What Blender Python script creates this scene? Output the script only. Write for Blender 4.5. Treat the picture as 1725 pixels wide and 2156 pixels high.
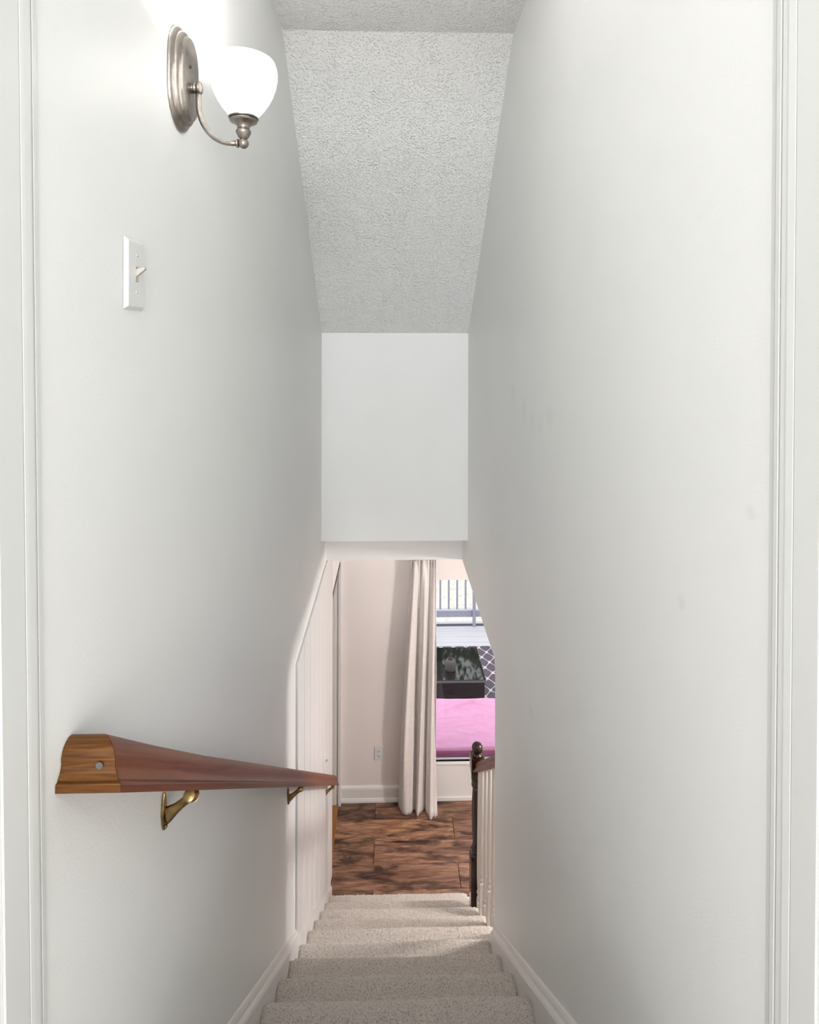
import bpy, bmesh, math, random
from mathutils import Vector, Matrix, noise

for o in list(bpy.data.objects):
    bpy.data.objects.remove(o)
SC = bpy.context.scene
COL = SC.collection
random.seed(7)

# ------------------------------------------------------------------ camera
EYE = 3.866                      # eye height above the lower floor
cam_d = bpy.data.cameras.new('camera')
cam = bpy.data.objects.new('camera', cam_d)
COL.objects.link(cam)
cam.location = (0, 0, EYE)
YAW, PITCH, ROLL = math.radians(-1.486), math.radians(0.012), math.radians(-0.13)
cam.rotation_euler = (math.radians(90) + PITCH, ROLL, YAW)
cam_d.sensor_fit = 'HORIZONTAL'
cam_d.sensor_width = 36
cam_d.lens = 1224 / 1725 * 36
cam_d.shift_x = (862.5 - 855) / 1725
cam_d.shift_y = -(1078 - 719) / 1725
cam_d.clip_start = 0.02
cam_d.clip_end = 300
SC.camera = cam

# ------------------------------------------------------------------ sky and exposure
SKY_STRENGTH = 1.45
W = bpy.data.worlds.new('sky')
SC.world = W
W.use_nodes = True
bg = W.node_tree.nodes['Background']
bg.inputs['Color'].default_value = (0.94, 0.965, 1.0, 1)
bg.inputs['Strength'].default_value = SKY_STRENGTH
SC.view_settings.view_transform = 'Standard'
SC.view_settings.look = 'None'
SC.view_settings.gamma = 1
SC.view_settings.use_curve_mapping = False
SC.view_settings.exposure = 0.17

ROOM_FILL_EMIT = 200.0    # globe of the added fill pendant in the lower room
SCONCE_BULB_W = 16.0
SHADE_EMIT = 2.0
HALL_FILL_W = 150.0  # power of the added light behind the hall window frame
HALL_LAMP_FILL_W = 16.0  # power of the ceiling lamp added behind the camera

# added area light filling the stairwell from behind the camera, framed as a window
hw = bpy.data.lights.new('hall_fill_light', 'AREA')
hw.shape = 'RECTANGLE'
hw.size, hw.size_y = 1.1, 1.25
hw.energy = HALL_FILL_W
hw.color = (0.945, 0.98, 1.0)
hwo = bpy.data.objects.new('hall_fill_light', hw)
COL.objects.link(hwo)
hwo.location = (0, -4.56, 4.05)
hwo.rotation_euler = (math.radians(90), 0, 0)


# ------------------------------------------------------------------ helpers: nodes
def new_mat(name):
    m = bpy.data.materials.new(name)
    m.use_nodes = True
    nt = m.node_tree
    b = nt.nodes['Principled BSDF']
    return m, nt, b


def nd(nt, t, **kw):
    n = nt.nodes.new(t)
    for k, v in kw.items():
        if k in n.inputs.keys():
            n.inputs[k].default_value = v
        else:
            setattr(n, k, v)
    return n


def ramp(nt, fac, stops):
    r = nt.nodes.new('ShaderNodeValToRGB')
    el = r.color_ramp.elements
    while len(el) < len(stops):
        el.new(0.5)
    for e, (p, c) in zip(el, stops):
        e.position = p
        e.color = (c[0], c[1], c[2], 1)
    nt.links.new(fac, r.inputs[0])
    return r.outputs[0]


def coords(nt, scale=(1, 1, 1), kind='Object', offset=None):
    tc = nt.nodes.new('ShaderNodeTexCoord')
    mp = nt.nodes.new('ShaderNodeMapping')
    mp.inputs['Scale'].default_value = scale
    nt.links.new(tc.outputs[kind], mp.inputs['Vector'])
    if offset is not None:
        nt.links.new(offset, mp.inputs['Location'])
    return mp.outputs[0]


def add_bump(nt, b, height, strength, dist):
    bp = nd(nt, 'ShaderNodeBump', Strength=strength, Distance=dist)
    nt.links.new(height, bp.inputs['Height'])
    nt.links.new(bp.outputs[0], b.inputs['Normal'])
    return bp


def noise_tex(nt, vec, scale, detail=2.0, rough=0.5, dist=0.0):
    n = nd(nt, 'ShaderNodeTexNoise', Scale=scale, Detail=detail, Roughness=rough, Distortion=dist)
    nt.links.new(vec, n.inputs['Vector'])
    return n.outputs[0]


def math_n(nt, op, a, b=None):
    m = nt.nodes.new('ShaderNodeMath')
    m.operation = op
    for i, v in enumerate((a, b)):
        if v is None:
            continue
        if isinstance(v, (int, float)):
            m.inputs[i].default_value = v
        else:
            nt.links.new(v, m.inputs[i])
    return m.outputs[0]


def mix_col(nt, fac, a, b, mode='MIX'):
    m = nt.nodes.new('ShaderNodeMix')
    m.data_type = 'RGBA'
    m.blend_type = mode
    for sock, v in ((m.inputs['Factor'], fac), (m.inputs['A'], a), (m.inputs['B'], b)):
        pass
    sk = [s for s in m.inputs if s.enabled]
    for s, v in zip(sk, (fac, a, b)):
        if isinstance(v, (int, float)):
            s.default_value = v
        elif isinstance(v, tuple):
            s.default_value = (v[0], v[1], v[2], 1)
        else:
            nt.links.new(v, s)
    return [o for o in m.outputs if o.enabled][0]


def paint(name, col, rough=0.5, bump=0.06, scale=160, var=0.02, spots=None, spec=0.35):
    m, nt, b = new_mat(name)
    v = coords(nt)
    n1 = noise_tex(nt, v, 1.7, 3)
    lo = tuple(c * (1 - var) for c in col)
    hi = tuple(min(1, c * (1 + var)) for c in col)
    c = ramp(nt, n1, [(0.3, lo), (0.7, hi)])
    if spots:
        geo = nt.nodes.new('ShaderNodeNewGeometry')
        nz = nd(nt, 'ShaderNodeTexNoise', Scale=22.0, Detail=2.0)
        nt.links.new(v, nz.inputs['Vector'])
        for (p, r, k) in spots:
            d = nt.nodes.new('ShaderNodeVectorMath')
            d.operation = 'DISTANCE'
            nt.links.new(geo.outputs['Position'], d.inputs[0])
            d.inputs[1].default_value = p
            dd = math_n(nt, 'ADD', d.outputs['Value'], math_n(nt, 'MULTIPLY', math_n(nt, 'SUBTRACT', nz.outputs[0], 0.5), r * 0.5))
            mr = nd(nt, 'ShaderNodeMapRange', interpolation_type='SMOOTHSTEP')
            mr.inputs['From Min'].default_value = r * 1.5
            mr.inputs['From Max'].default_value = r * 0.25
            mr.inputs['To Min'].default_value = 0
            mr.inputs['To Max'].default_value = k * .6
            nt.links.new(dd, mr.inputs['Value'])
            c = mix_col(nt, mr.outputs[0], c, (0.42, 0.42, 0.44))
    nt.links.new(c, b.inputs['Base Color'])
    b.inputs['Roughness'].default_value = rough
    b.inputs['Specular IOR Level'].default_value = spec
    n2 = noise_tex(nt, v, scale, 2)
    add_bump(nt, b, n2, bump, 0.01)
    return m


def plain(name, col, rough=0.5, metal=0.0, spec=0.5, nscale=40, var=0.06, bump=0.0):
    m, nt, b = new_mat(name)
    v = coords(nt)
    n1 = noise_tex(nt, v, nscale, 3)
    lo = tuple(c * (1 - var) for c in col)
    hi = tuple(min(1, c * (1 + var)) for c in col)
    nt.links.new(ramp(nt, n1, [(0.3, lo), (0.7, hi)]), b.inputs['Base Color'])
    b.inputs['Roughness'].default_value = rough
    b.inputs['Metallic'].default_value = metal
    b.inputs['Specular IOR Level'].default_value = spec
    if bump:
        add_bump(nt, b, n1, bump, 0.005)
    return m


def wood(name, dark, mid, light, axis='y', rough=0.3, scale=1.0, coat=0.0, bump=0.05, blotch=0.0, shear=0.0, spec=0.3):
    """grain runs along the given object axis"""
    m, nt, b = new_mat(name)
    sc = {'x': (1.2, 26, 26), 'y': (26, 1.2, 26), 'z': (26, 26, 1.2)}[axis]
    sc = tuple(s * scale for s in sc)
    tcn = nt.nodes.new('ShaderNodeTexCoord')
    sp_ = nt.nodes.new('ShaderNodeSeparateXYZ')
    cb_ = nt.nodes.new('ShaderNodeCombineXYZ')
    nt.links.new(tcn.outputs['Object'], sp_.inputs[0])
    nt.links.new(sp_.outputs[0], cb_.inputs[0])
    nt.links.new(sp_.outputs[1], cb_.inputs[1])
    nt.links.new(math_n(nt, 'ADD', sp_.outputs[2], math_n(nt, 'MULTIPLY', sp_.outputs[1], shear)), cb_.inputs[2])

    def scaled(k):
        mp = nt.nodes.new('ShaderNodeMapping')
        mp.inputs['Scale'].default_value = tuple(q * k for q in sc)
        nt.links.new(cb_.outputs[0], mp.inputs['Vector'])
        return mp.outputs[0]
    v = scaled(1)
    n1 = noise_tex(nt, v, 1.6, 6, 0.62, 0.7)
    c = ramp(nt, n1, [(0.28, dark), (0.5, mid), (0.74, light)])
    v3 = scaled(5)
    n3 = noise_tex(nt, v3, 1.5, 3, 0.6)
    c = mix_col(nt, math_n(nt, 'MULTIPLY', n3, 0.35), c, dark)
    if blotch:
        v2 = coords(nt, (1, 1, 1))
        n2 = noise_tex(nt, v2, 7.0, 2)
        c = mix_col(nt, math_n(nt, 'MULTIPLY', n2, blotch), c, dark)
    nt.links.new(c, b.inputs['Base Color'])
    b.inputs['Roughness'].default_value = rough
    b.inputs['Specular IOR Level'].default_value = spec
    b.inputs['Coat Weight'].default_value = coat
    b.inputs['Coat Roughness'].default_value = 0.12
    add_bump(nt, b, n3, bump, 0.002)
    return m


# ------------------------------------------------------------------ materials
R_X, L_X = 0.4735, -0.42
M = {}
M['wall'] = paint('white_wall_paint', (0.866, 0.87, 0.857), 0.42, 0.05, 190)
M['wall_r'] = paint('white_wall_paint_scuffed', (0.866, 0.87, 0.857), 0.42, 0.05, 190, spots=[
    ((R_X, 1.93, EYE - 0.268), 0.040, 0.16), ((R_X, 1.83, EYE - 0.265), 0.040, 0.16),
    ((R_X, 1.72, EYE - 0.225), 0.035, 0.15), ((R_X, 2.05, EYE - 0.24), 0.035, 0.13),
    ((R_X, 2.24, EYE - 0.205), 0.045, 0.12), ((R_X, 0.933, EYE - 0.423), 0.012, 0.2),
    ((R_X, 1.938, EYE - 1.243), 0.024, 0.2), ((R_X, 0.752, EYE - 0.224), 0.010, 0.2),
    ((R_X, 3.47, EYE - 0.37), 0.06, 0.15)])
M['wall_room'] = paint('blush_wall_paint', (0.87, 0.815, 0.788), 0.5, 0.05, 190)
M['wall_panel'] = paint('panel_paint', (0.74, 0.725, 0.715), 0.45, 0.03, 150)
M['trim'] = paint('trim_gloss_paint', (0.74, 0.745, 0.732), 0.35, 0.03, 60, spec=0.5)
M['white'] = paint('white_gloss_paint', (0.83, 0.82, 0.80), 0.3, 0.02, 60, spec=0.5)
M['baluster'] = paint('baluster_paint', (0.66, 0.62, 0.57), 0.35, 0.02, 60, spec=0.5)
M['plastic'] = plain('white_plastic', (0.76, 0.76, 0.755), 0.35, var=0.01)
M['ivory'] = plain('ivory_plastic', (0.50, 0.46, 0.42), 0.4, var=0.03)
M['dark'] = plain('dark_gap', (0.02, 0.02, 0.02), 0.7)
M['screw'] = plain('screw_steel', (0.22, 0.22, 0.22), 0.4, 1.0)
M['brass'] = plain('antique_brass', (0.30, 0.20, 0.085), 0.28, 1.0, nscale=60, var=0.35)
M['nickel'] = plain('brushed_nickel', (0.30, 0.27, 0.245), 0.32, 1.0, nscale=90, var=0.15)
M['rail'] = wood('mahogany_rail', (0.075, 0.016, 0.005), (0.20, 0.050, 0.013), (0.32, 0.095, 0.030), 'y', 0.38, 1.2, 0.0, 0.03, 0.5, shear=.76, spec=.16)
M['rail_end'] = wood('oak_return', (0.04, 0.013, 0.003), (0.14, 0.052, 0.010), (0.27, 0.115, 0.024), 'x', 0.4, 5.0, 0.0, 0.08, 0.45, spec=.25)
M['newel'] = wood('dark_mahogany', (0.010, 0.003, 0.002), (0.026, 0.007, 0.004), (0.05, 0.015, 0.008), 'z', 0.22, 0.6, 0.5, 0.02)
M['bannister'] = wood('bannister_mahogany', (0.09, 0.03, 0.016), (0.17, 0.06, 0.033), (0.25, 0.10, 0.06), 'y', 0.4, 1.2, 0.0, 0.02, shear=.784, spec=.25)
M['oak'] = wood('oak_threshold', (0.22, 0.09, 0.025), (0.36, 0.16, 0.05), (0.45, 0.22, 0.08), 'y', 0.4, 0.7)
M['brown_lining'] = wood('brown_lining', (0.08, 0.035, 0.025), (0.13, 0.06, 0.045), (0.18, 0.09, 0.07), 'y', 0.45, 0.7)


def popcorn():
    m, nt, b = new_mat('popcorn_ceiling')
    v = coords(nt)
    n1 = noise_tex(nt, v, 115, 3, 0.55)
    vo = nd(nt, 'ShaderNodeTexVoronoi', Scale=120.0)
    vo.feature = 'SMOOTH_F1'
    nt.links.new(v, vo.inputs['Vector'])
    lump = nd(nt, 'ShaderNodeMapRange', interpolation_type='SMOOTHSTEP')
    lump.inputs['From Min'].default_value = 0.45
    lump.inputs['From Max'].default_value = 0.1
    nt.links.new(vo.outputs['Distance'], lump.inputs['Value'])
    n3 = noise_tex(nt, v, 16, 2)
    h = math_n(nt, 'ADD', math_n(nt, 'MULTIPLY', n1, 0.8), math_n(nt, 'MULTIPLY', lump.outputs[0], math_n(nt, 'MULTIPLY', n3, 1.0)))
    b.inputs['Base Color'].default_value = (0.87, 0.87, 0.862, 1)
    b.inputs['Roughness'].default_value = 0.9
    add_bump(nt, b, h, 0.7, 0.010)
    return m


M['popcorn'] = popcorn()


def carpet():
    m, nt, b = new_mat('beige_carpet')
    geo = nt.nodes.new('ShaderNodeNewGeometry')
    n1 = noise_tex(nt, geo.outputs['Position'], 190, 4, 0.75)
    n2 = noise_tex(nt, geo.outputs['Position'], 9, 3, 0.6)
    c = ramp(nt, n1, [(0.33, (0.22, 0.18, 0.15)), (0.45, (0.66, 0.59, 0.525)), (0.68, (0.86, 0.80, 0.735))])
    c = mix_col(nt, math_n(nt, 'MULTIPLY', n2, 0.25), c, (0.62, 0.53, 0.48))
    nt.links.new(c, b.inputs['Base Color'])
    b.inputs['Roughness'].default_value = 0.95
    b.inputs['Specular IOR Level'].default_value = 0.1
    b.inputs['Sheen Weight'].default_value = 0.2
    add_bump(nt, b, n1, 0.6, 0.006)
    return m


M['carpet'] = carpet()


def plank_mat():
    m, nt, b = new_mat('rustic_plank')
    oi = nt.nodes.new('ShaderNodeObjectInfo')
    off = nt.nodes.new('ShaderNodeCombineXYZ')
    nt.links.new(math_n(nt, 'MULTIPLY', oi.outputs['Random'], 40.0), off.inputs[0])
    nt.links.new(math_n(nt, 'MULTIPLY', oi.outputs['Random'], 71.0), off.inputs[1])
    v = coords(nt, (2.4, 17, 10), offset=off.outputs[0])
    g = noise_tex(nt, v, 1.5, 7, 0.65, 1.2)
    v2 = coords(nt, (2.6, 8, 4), offset=off.outputs[0])
    k = noise_tex(nt, v2, 1.3, 3, 0.55, 0.8)
    v3 = coords(nt, (9, 130, 40), offset=off.outputs[0])
    f = noise_tex(nt, v3, 1.0, 3, 0.6)
    c = ramp(nt, g, [(0.30, (0.095, 0.046, 0.029)), (0.47, (0.235, 0.122, 0.075)), (0.64, (0.44, 0.262, 0.170))])
    dk = ramp(nt, k, [(0.47, (1, 1, 1)), (0.64, (0.20, 0.165, 0.165))])
    c = mix_col(nt, 1.0, c, dk, 'MULTIPLY')
    fk = ramp(nt, f, [(0.35, (0.72, 0.70, 0.70)), (0.6, (1, 1, 1))])
    c = mix_col(nt, 1.0, c, fk, 'MULTIPLY')
    # knots
    v4 = coords(nt, (3.2, 9, 3), offset=off.outputs[0])
    vo = nd(nt, 'ShaderNodeTexVoronoi', Scale=1.0)
    nt.links.new(v4, vo.inputs['Vector'])
    kn = ramp(nt, vo.outputs['Distance'], [(0.03, (0.25, 0.2, 0.2)), (0.16, (1, 1, 1))])
    c = mix_col(nt, 0.8, c, mix_col(nt, 1.0, c, kn, 'MULTIPLY'))
    c = mix_col(nt, 1.0, c, oi.outputs['Color'], 'MULTIPLY')
    nt.links.new(c, b.inputs['Base Color'])
    b.inputs['Roughness'].default_value = 0.42
    add_bump(nt, b, f, 0.15, 0.002)
    return m


M['plank'] = plank_mat()


def fabric(name, col, sc=600, bump=0.3, trans=0.0):
    m, nt, b = new_mat(name)
    v = coords(nt, (1, 1, 1))
    w1 = nd(nt, 'ShaderNodeTexWave', Scale=sc / 6.28, Distortion=1.5)
    w1.bands_direction = 'X'
    w2 = nd(nt, 'ShaderNodeTexWave', Scale=sc / 6.28, Distortion=1.5)
    w2.bands_direction = 'Z'
    nt.links.new(v, w1.inputs['Vector'])
    nt.links.new(v, w2.inputs['Vector'])
    n = noise_tex(nt, v, 30, 3)
    lo = tuple(c * 0.95 for c in col)
    nt.links.new(ramp(nt, n, [(0.35, lo), (0.65, col)]), b.inputs['Base Color'])
    b.inputs['Roughness'].default_value = 0.85
    b.inputs['Specular IOR Level'].default_value = 0.15
    b.inputs['Sheen Weight'].default_value = 0.15
    h = math_n(nt, 'ADD', w1.outputs['Fac'], w2.outputs['Fac'])
    add_bump(nt, b, h, bump, 0.0008)
    if trans:
        tr = nd(nt, 'ShaderNodeBsdfTranslucent', Color=(col[0], col[1], col[2], 1))
        mx = nd(nt, 'ShaderNodeMixShader', Fac=trans)
        out = nt.nodes['Material Output']
        nt.links.new(b.outputs[0], mx.inputs[1])
        nt.links.new(tr.outputs[0], mx.inputs[2])
        nt.links.new(mx.outputs[0], out.inputs['Surface'])
    return m


M['curtain'] = fabric('linen_curtain', (0.93, 0.885, 0.855), trans=0.2)
M['pink'] = fabric('pink_cotton', (0.84, 0.40, 0.63), 500, 0.2)


def glass_pane():
    m, nt, b = new_mat('clear_window_glass')
    nt.nodes.remove(b)
    tr = nd(nt, 'ShaderNodeBsdfTransparent', Color=(0.97, 0.98, 0.985, 1))
    gl = nd(nt, 'ShaderNodeBsdfGlossy', Roughness=0.02)
    fr = nd(nt, 'ShaderNodeFresnel', IOR=1.35)
    mx = nt.nodes.new('ShaderNodeMixShader')
    nt.links.new(fr.outputs[0], mx.inputs[0])
    nt.links.new(tr.outputs[0], mx.inputs[1])
    nt.links.new(gl.outputs[0], mx.inputs[2])
    nt.links.new(mx.outputs[0], nt.nodes['Material Output'].inputs['Surface'])
    return m


M['glass'] = glass_pane()


def shade_mat():
    m, nt, b = new_mat('lit_frosted_shade')
    lw = nd(nt, 'ShaderNodeLayerWeight', Blend=0.35)
    tc = coords(nt)
    n = noise_tex(nt, tc, 18, 2)
    c = ramp(nt, n, [(0.3, (1.0, 0.985, 0.94)), (0.7, (1.0, 0.995, 0.97))])
    nt.links.new(c, b.inputs['Base Color'])
    nt.links.new(c, b.inputs['Emission Color'])
    b.inputs['Emission Strength'].default_value = SHADE_EMIT
    b.inputs['Roughness'].default_value = 0.35
    return m


M['shade'] = shade_mat()


def emit(name, col, s):
    m, nt, b = new_mat(name)
    v = coords(nt)
    n = noise_tex(nt, v, 6, 1)
    c = ramp(nt, n, [(0.2, tuple(x * 0.97 for x in col)), (0.8, col)])
    nt.links.new(c, b.inputs['Emission Color'])
    b.inputs['Base Color'].default_value = (0.8, 0.8, 0.8, 1)
    b.inputs['Emission Strength'].default_value = s
    return m


M['fill_diffuser'] = emit('room_fill_glow', (1.0, 0.95, 0.925), ROOM_FILL_EMIT)  # glow of the added pendant globe


M['fill_diffuser_hall'] = emit('hall_fill_glow', (1.0, 1.0, 1.0), HALL_LAMP_FILL_W / (math.pi * .085))  # glow of the added hall ceiling lamp


def deck_mat():
    m, nt, b = new_mat('white_deck_board')
    v = coords(nt, (1.5, 30, 10))
    n = noise_tex(nt, v, 1.5, 4, 0.6)
    nt.links.new(ramp(nt, n, [(0.3, (0.66, 0.64, 0.67)), (0.7, (0.77, 0.75, 0.78))]), b.inputs['Base Color'])
    b.inputs['Roughness'].default_value = 0.5
    add_bump(nt, b, n, 0.1, 0.003)
    return m


M['deck'] = deck_mat()
M['railing'] = plain('blue_grey_railing_paint', (0.36, 0.37, 0.45), 0.45, var=0.08)
M['edge'] = plain('dark_blue_edge_board', (0.07, 0.075, 0.11), 0.5)


def ground_mat():
    m, nt, b = new_mat('pale_leaf_litter')
    v = coords(nt)
    vo = nd(nt, 'ShaderNodeTexVoronoi', Scale=16.0)
    nt.links.new(v, vo.inputs['Vector'])
    n = noise_tex(nt, v, 14, 5, 0.7)
    c = ramp(nt, n, [(0.28, (0.55, 0.44, 0.33)), (0.42, (0.86, 0.77, 0.65)), (0.60, (0.96, 0.92, 0.86))])
    hs = mix_col(nt, 0.08, c, vo.outputs['Color'], 'MULTIPLY')
    nt.links.new(hs, b.inputs['Base Color'])
    b.inputs['Roughness'].default_value = 0.95
    add_bump(nt, b, n, 0.3, 0.05)
    return m


M['ground'] = ground_mat()


def rug_mat():
    m, nt, b = new_mat('trellis_rug')
    v = coords(nt)
    sep = nt.nodes.new('ShaderNodeSeparateXYZ')
    nz = nd(nt, 'ShaderNodeTexNoise', Scale=9.0, Detail=1.0)
    nt.links.new(v, nz.inputs['Vector'])
    nt.links.new(v, sep.inputs[0])
    wob = math_n(nt, 'MULTIPLY', math_n(nt, 'SUBTRACT', nz.outputs[0], 0.5), 1.1)
    u = math_n(nt, 'ADD', math_n(nt, 'MULTIPLY', sep.outputs[0], 38.0), wob)
    w = math_n(nt, 'MULTIPLY', sep.outputs[1], 27.0)
    su = math_n(nt, 'COSINE', u)
    sw = math_n(nt, 'COSINE', w)
    s = math_n(nt, 'ABSOLUTE', math_n(nt, 'ADD', su, sw))
    fac = ramp(nt, s, [(0.12, (1, 1, 1)), (0.24, (0, 0, 0))])
    c = mix_col(nt, fac, (0.125, 0.10, 0.125), (0.72, 0.66, 0.70))
    nt.links.new(c, b.inputs['Base Color'])
    b.inputs['Roughness'].default_value = 0.9
    n2 = noise_tex(nt, v, 300, 2)
    add_bump(nt, b, n2, 0.3, 0.003)
    return m


M['rug'] = rug_mat()
M['table_glass'] = plain('dark_table_glass', (0.012, 0.016, 0.015), 0.03, spec=1.0, var=0.02)
M['wicker'] = plain('black_wicker', (0.022, 0.016, 0.022), 0.5, nscale=200, var=0.4, bump=0.4)
M['rim'] = plain('grey_table_rim', (0.18, 0.17, 0.18), 0.35)
M['pot'] = plain('grey_stoneware', (0.10, 0.092, 0.09), 0.5, nscale=60, var=0.12)
M['pot_dark'] = plain('black_wick_cap', (0.02, 0.02, 0.02), 0.5)
M['bark'] = plain('brown_bark', (0.10, 0.07, 0.05), 0.9, nscale=12, var=0.3, bump=0.5)
M['leaf'] = plain('green_leaf', (0.05, 0.10, 0.035), 0.6, nscale=3, var=0.4)
M['siding'] = paint('exterior_siding', (0.72, 0.71, 0.70), 0.6)


# ------------------------------------------------------------------ helpers: geometry
def link(name, me, mat, parent=None, smooth=False, loc=None):
    o = bpy.data.objects.new(name, me)
    COL.objects.link(o)
    if mat is not None and not me.materials:
        me.materials.append(M[mat] if isinstance(mat, str) else mat)
    if parent is not None:
        o.parent = parent
    if loc is not None:
        o.location = loc
    if smooth:
        for p in me.polygons:
            p.use_smooth = True
    return o


def finish(bm, name, mat, parent=None, smooth=False, loc=None, bevel=0.0, seg=2, angle=None):
    bmesh.ops.recalc_face_normals(bm, faces=bm.faces)
    if bevel:
        es = [e for e in bm.edges if len(e.link_faces) == 2 and e.calc_face_angle(0) > 0.6]
        bmesh.ops.bevel(bm, geom=es, offset=bevel, segments=seg, affect='EDGES', profile=0.5, clamp_overlap=True)
    me = bpy.data.meshes.new(name)
    bm.to_mesh(me)
    bm.free()
    o = link(name, me, mat, parent, smooth, loc)
    if angle is not None:
        me.shade_smooth() if hasattr(me, 'shade_smooth') else None
        try:
            me.set_sharp_from_angle(angle=angle)
        except Exception:
            pass
    return o


def bbox(bm, x0, x1, y0, y1, z0, z1):
    vs = [bm.verts.new(p) for p in ((x0, y0, z0), (x1, y0, z0), (x1, y1, z0), (x0, y1, z0),
                                    (x0, y0, z1), (x1, y0, z1), (x1, y1, z1), (x0, y1, z1))]
    for f in ((0, 3, 2, 1), (4, 5, 6, 7), (0, 1, 5, 4), (1, 2, 6, 5), (2, 3, 7, 6), (3, 0, 4, 7)):
        bm.faces.new([vs[i] for i in f])
    return vs


def box(name, x0, x1, y0, y1, z0, z1, mat, parent=None, bevel=0.0, loc=None, seg=2):
    bm = bmesh.new()
    bbox(bm, x0, x1, y0, y1, z0, z1)
    return finish(bm, name, mat, parent, bevel=bevel, loc=loc, seg=seg)


def prism(bm, pts, axis, a, b):
    """extrude a polygon along an axis; pts are the two remaining coordinates in order"""
    def P(p, t):
        return {'x': (t, p[0], p[1]), 'y': (p[0], t, p[1]), 'z': (p[0], p[1], t)}[axis]
    v0 = [bm.verts.new(P(p, a)) for p in pts]
    v1 = [bm.verts.new(P(p, b)) for p in pts]
    n = len(pts)
    for i in range(n):
        j = (i + 1) % n
        bm.faces.new((v0[i], v0[j], v1[j], v1[i]))
    bm.faces.new(v0)
    bm.faces.new(list(reversed(v1)))


def lathe(bm, prof, seg=32, centre=(0, 0), cap=True):
    rings = []
    for (r, z) in prof:
        rings.append([bm.verts.new((centre[0] + r * math.cos(2 * math.pi * i / seg),
                                    centre[1] + r * math.sin(2 * math.pi * i / seg), z)) for i in range(seg)])
    for a, b in zip(rings, rings[1:]):
        for i in range(seg):
            j = (i + 1) % seg
            bm.faces.new((a[i], a[j], b[j], b[i]))
    if cap:
        bm.faces.new(rings[0])
        bm.faces.new(rings[-1])


def tube(bm, pts, radii, seg=14):
    pts = [Vector(p) for p in pts]
    if isinstance(radii, (int, float)):
        radii = [radii] * len(pts)
    rings = []
    ref = None
    for i, p in enumerate(pts):
        t = (pts[min(i + 1, len(pts) - 1)] - pts[max(i - 1, 0)]).normalized()
        if ref is None:
            ref = t.orthogonal().normalized()
        n = (ref - t * ref.dot(t)).normalized()
        ref = n
        bn = t.cross(n)
        rings.append([bm.verts.new(p + (n * math.cos(2 * math.pi * k / seg) + bn * math.sin(2 * math.pi * k / seg)) * radii[i]) for k in range(seg)])
    for a, b in zip(rings, rings[1:]):
        for i in range(seg):
            j = (i + 1) % seg
            bm.faces.new((a[i], a[j], b[j], b[i]))
    bm.faces.new(list(reversed(rings[0])))
    bm.faces.new(rings[-1])


def empty(name, loc=(0, 0, 0)):
    o = bpy.data.objects.new(name, None)
    o.empty_display_size = 0.1
    COL.objects.link(o)
    o.location = loc
    return o


def tag(o, label=None, cat=None, group=None, kind=None):
    if label:
        o['label'] = label
    if cat:
        o['category'] = cat
    if group:
        o['group'] = group
    if kind:
        o['kind'] = kind
    return o


def struct(o, label, cat):
    return tag(o, label, cat, kind='structure')


# ------------------------------------------------------------------ key levels
UP = 2.744          # upper floor
LC = 2.431          # lower ceiling
HB = 2.650          # bottom of the upper bulkhead
SB = EYE + 0.043    # foot of the sloped ceiling
UC = EYE + 1.20     # upper ceiling
D_H = 3.545         # front of the bulkhead
D_H2 = 3.82         # front of the lower beam
D_E = 2.61          # end of the right stair wall (lower part)
D_S = 2.25          # top of the sloped ceiling
D_W = 0.690         # start of stair walls at the door frame
FAR = 4.90          # far wall of the lower room
RISE, RUN, D0 = 0.196, 0.25, 0.6175


def nose(d):
    return UP - (d - D0) * RISE / RUN


# ------------------------------------------------------------------ setting: stairwell walls
bm = bmesh.new()
prism(bm, [(.622, 0), (4.16, 0), (4.16, 2.034), (FAR, 2.034), (FAR, UC + .1), (.622, UC + .1)], 'x', L_X - 0.12, L_X)
wall_left = struct(finish(bm, 'wall_left', 'wall'), 'long white stairwell wall carrying the wall lamp and wooden handrail', 'wall')

bm = bmesh.new()
arc = []
cx, cz, rr = D_E + 0.05, LC - 0.05, 0.05
for i in range(7):
    a = math.pi - i * (math.pi / 2) / 6
    arc.append((cx + rr * math.cos(a), cz + rr * math.sin(a)))
# the wall ends at D_E below the lower ceiling and runs on above it
pts = [(.622, 0), (D_E, 0), (D_E, LC - 0.06)]
pts += [(D_E + 0.004, LC - 0.03), (D_E + 0.018, LC - 0.010), (D_E + 0.045, LC)]
pts += [(D_H2 + 0.12, LC), (D_H2 + 0.12, UC + .1), (.622, UC + .1)]
prism(bm, pts, 'x', R_X, R_X + 0.12)
wall_right = struct(finish(bm, 'wall_right', 'wall_r'), 'long bare white stairwell wall with faint scuffs, opening above the banister', 'wall')

# beadboard on the far half of the left wall: separate boards with grooves between
edges = [2.600, 2.805, 3.000, 3.180, 3.360, 3.550, 3.760, 3.960, 4.158]
for i, (a, b) in enumerate(zip(edges, edges[1:])):
    bm = bmesh.new()
    zb = lambda d: max(0.06, nose(d) + 0.02)
    prism(bm, [(a + .005, zb(a)), (b - .005, zb(b)), (b - .005, LC - 0.004), (a + .005, LC - 0.004)], 'x', L_X, L_X + 0.010)
    o = finish(bm, 'panel_board', 'wall_panel', wall_left, bevel=0.0025)

# bulkhead, lower beam
o = box('wall_bulkhead', L_X, R_X, D_H, D_H2, HB, SB + 0.14, 'wall')
struct(o, 'flat white bulkhead wall at the end of the stairwell below the sloped ceiling', 'wall')
o = box('trim_beam', L_X, R_X, D_H2, D_H2 + 0.12, LC, HB + 0.3, 'wall_panel')
struct(o, 'short white beam set back just under the bulkhead', 'beam')

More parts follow.
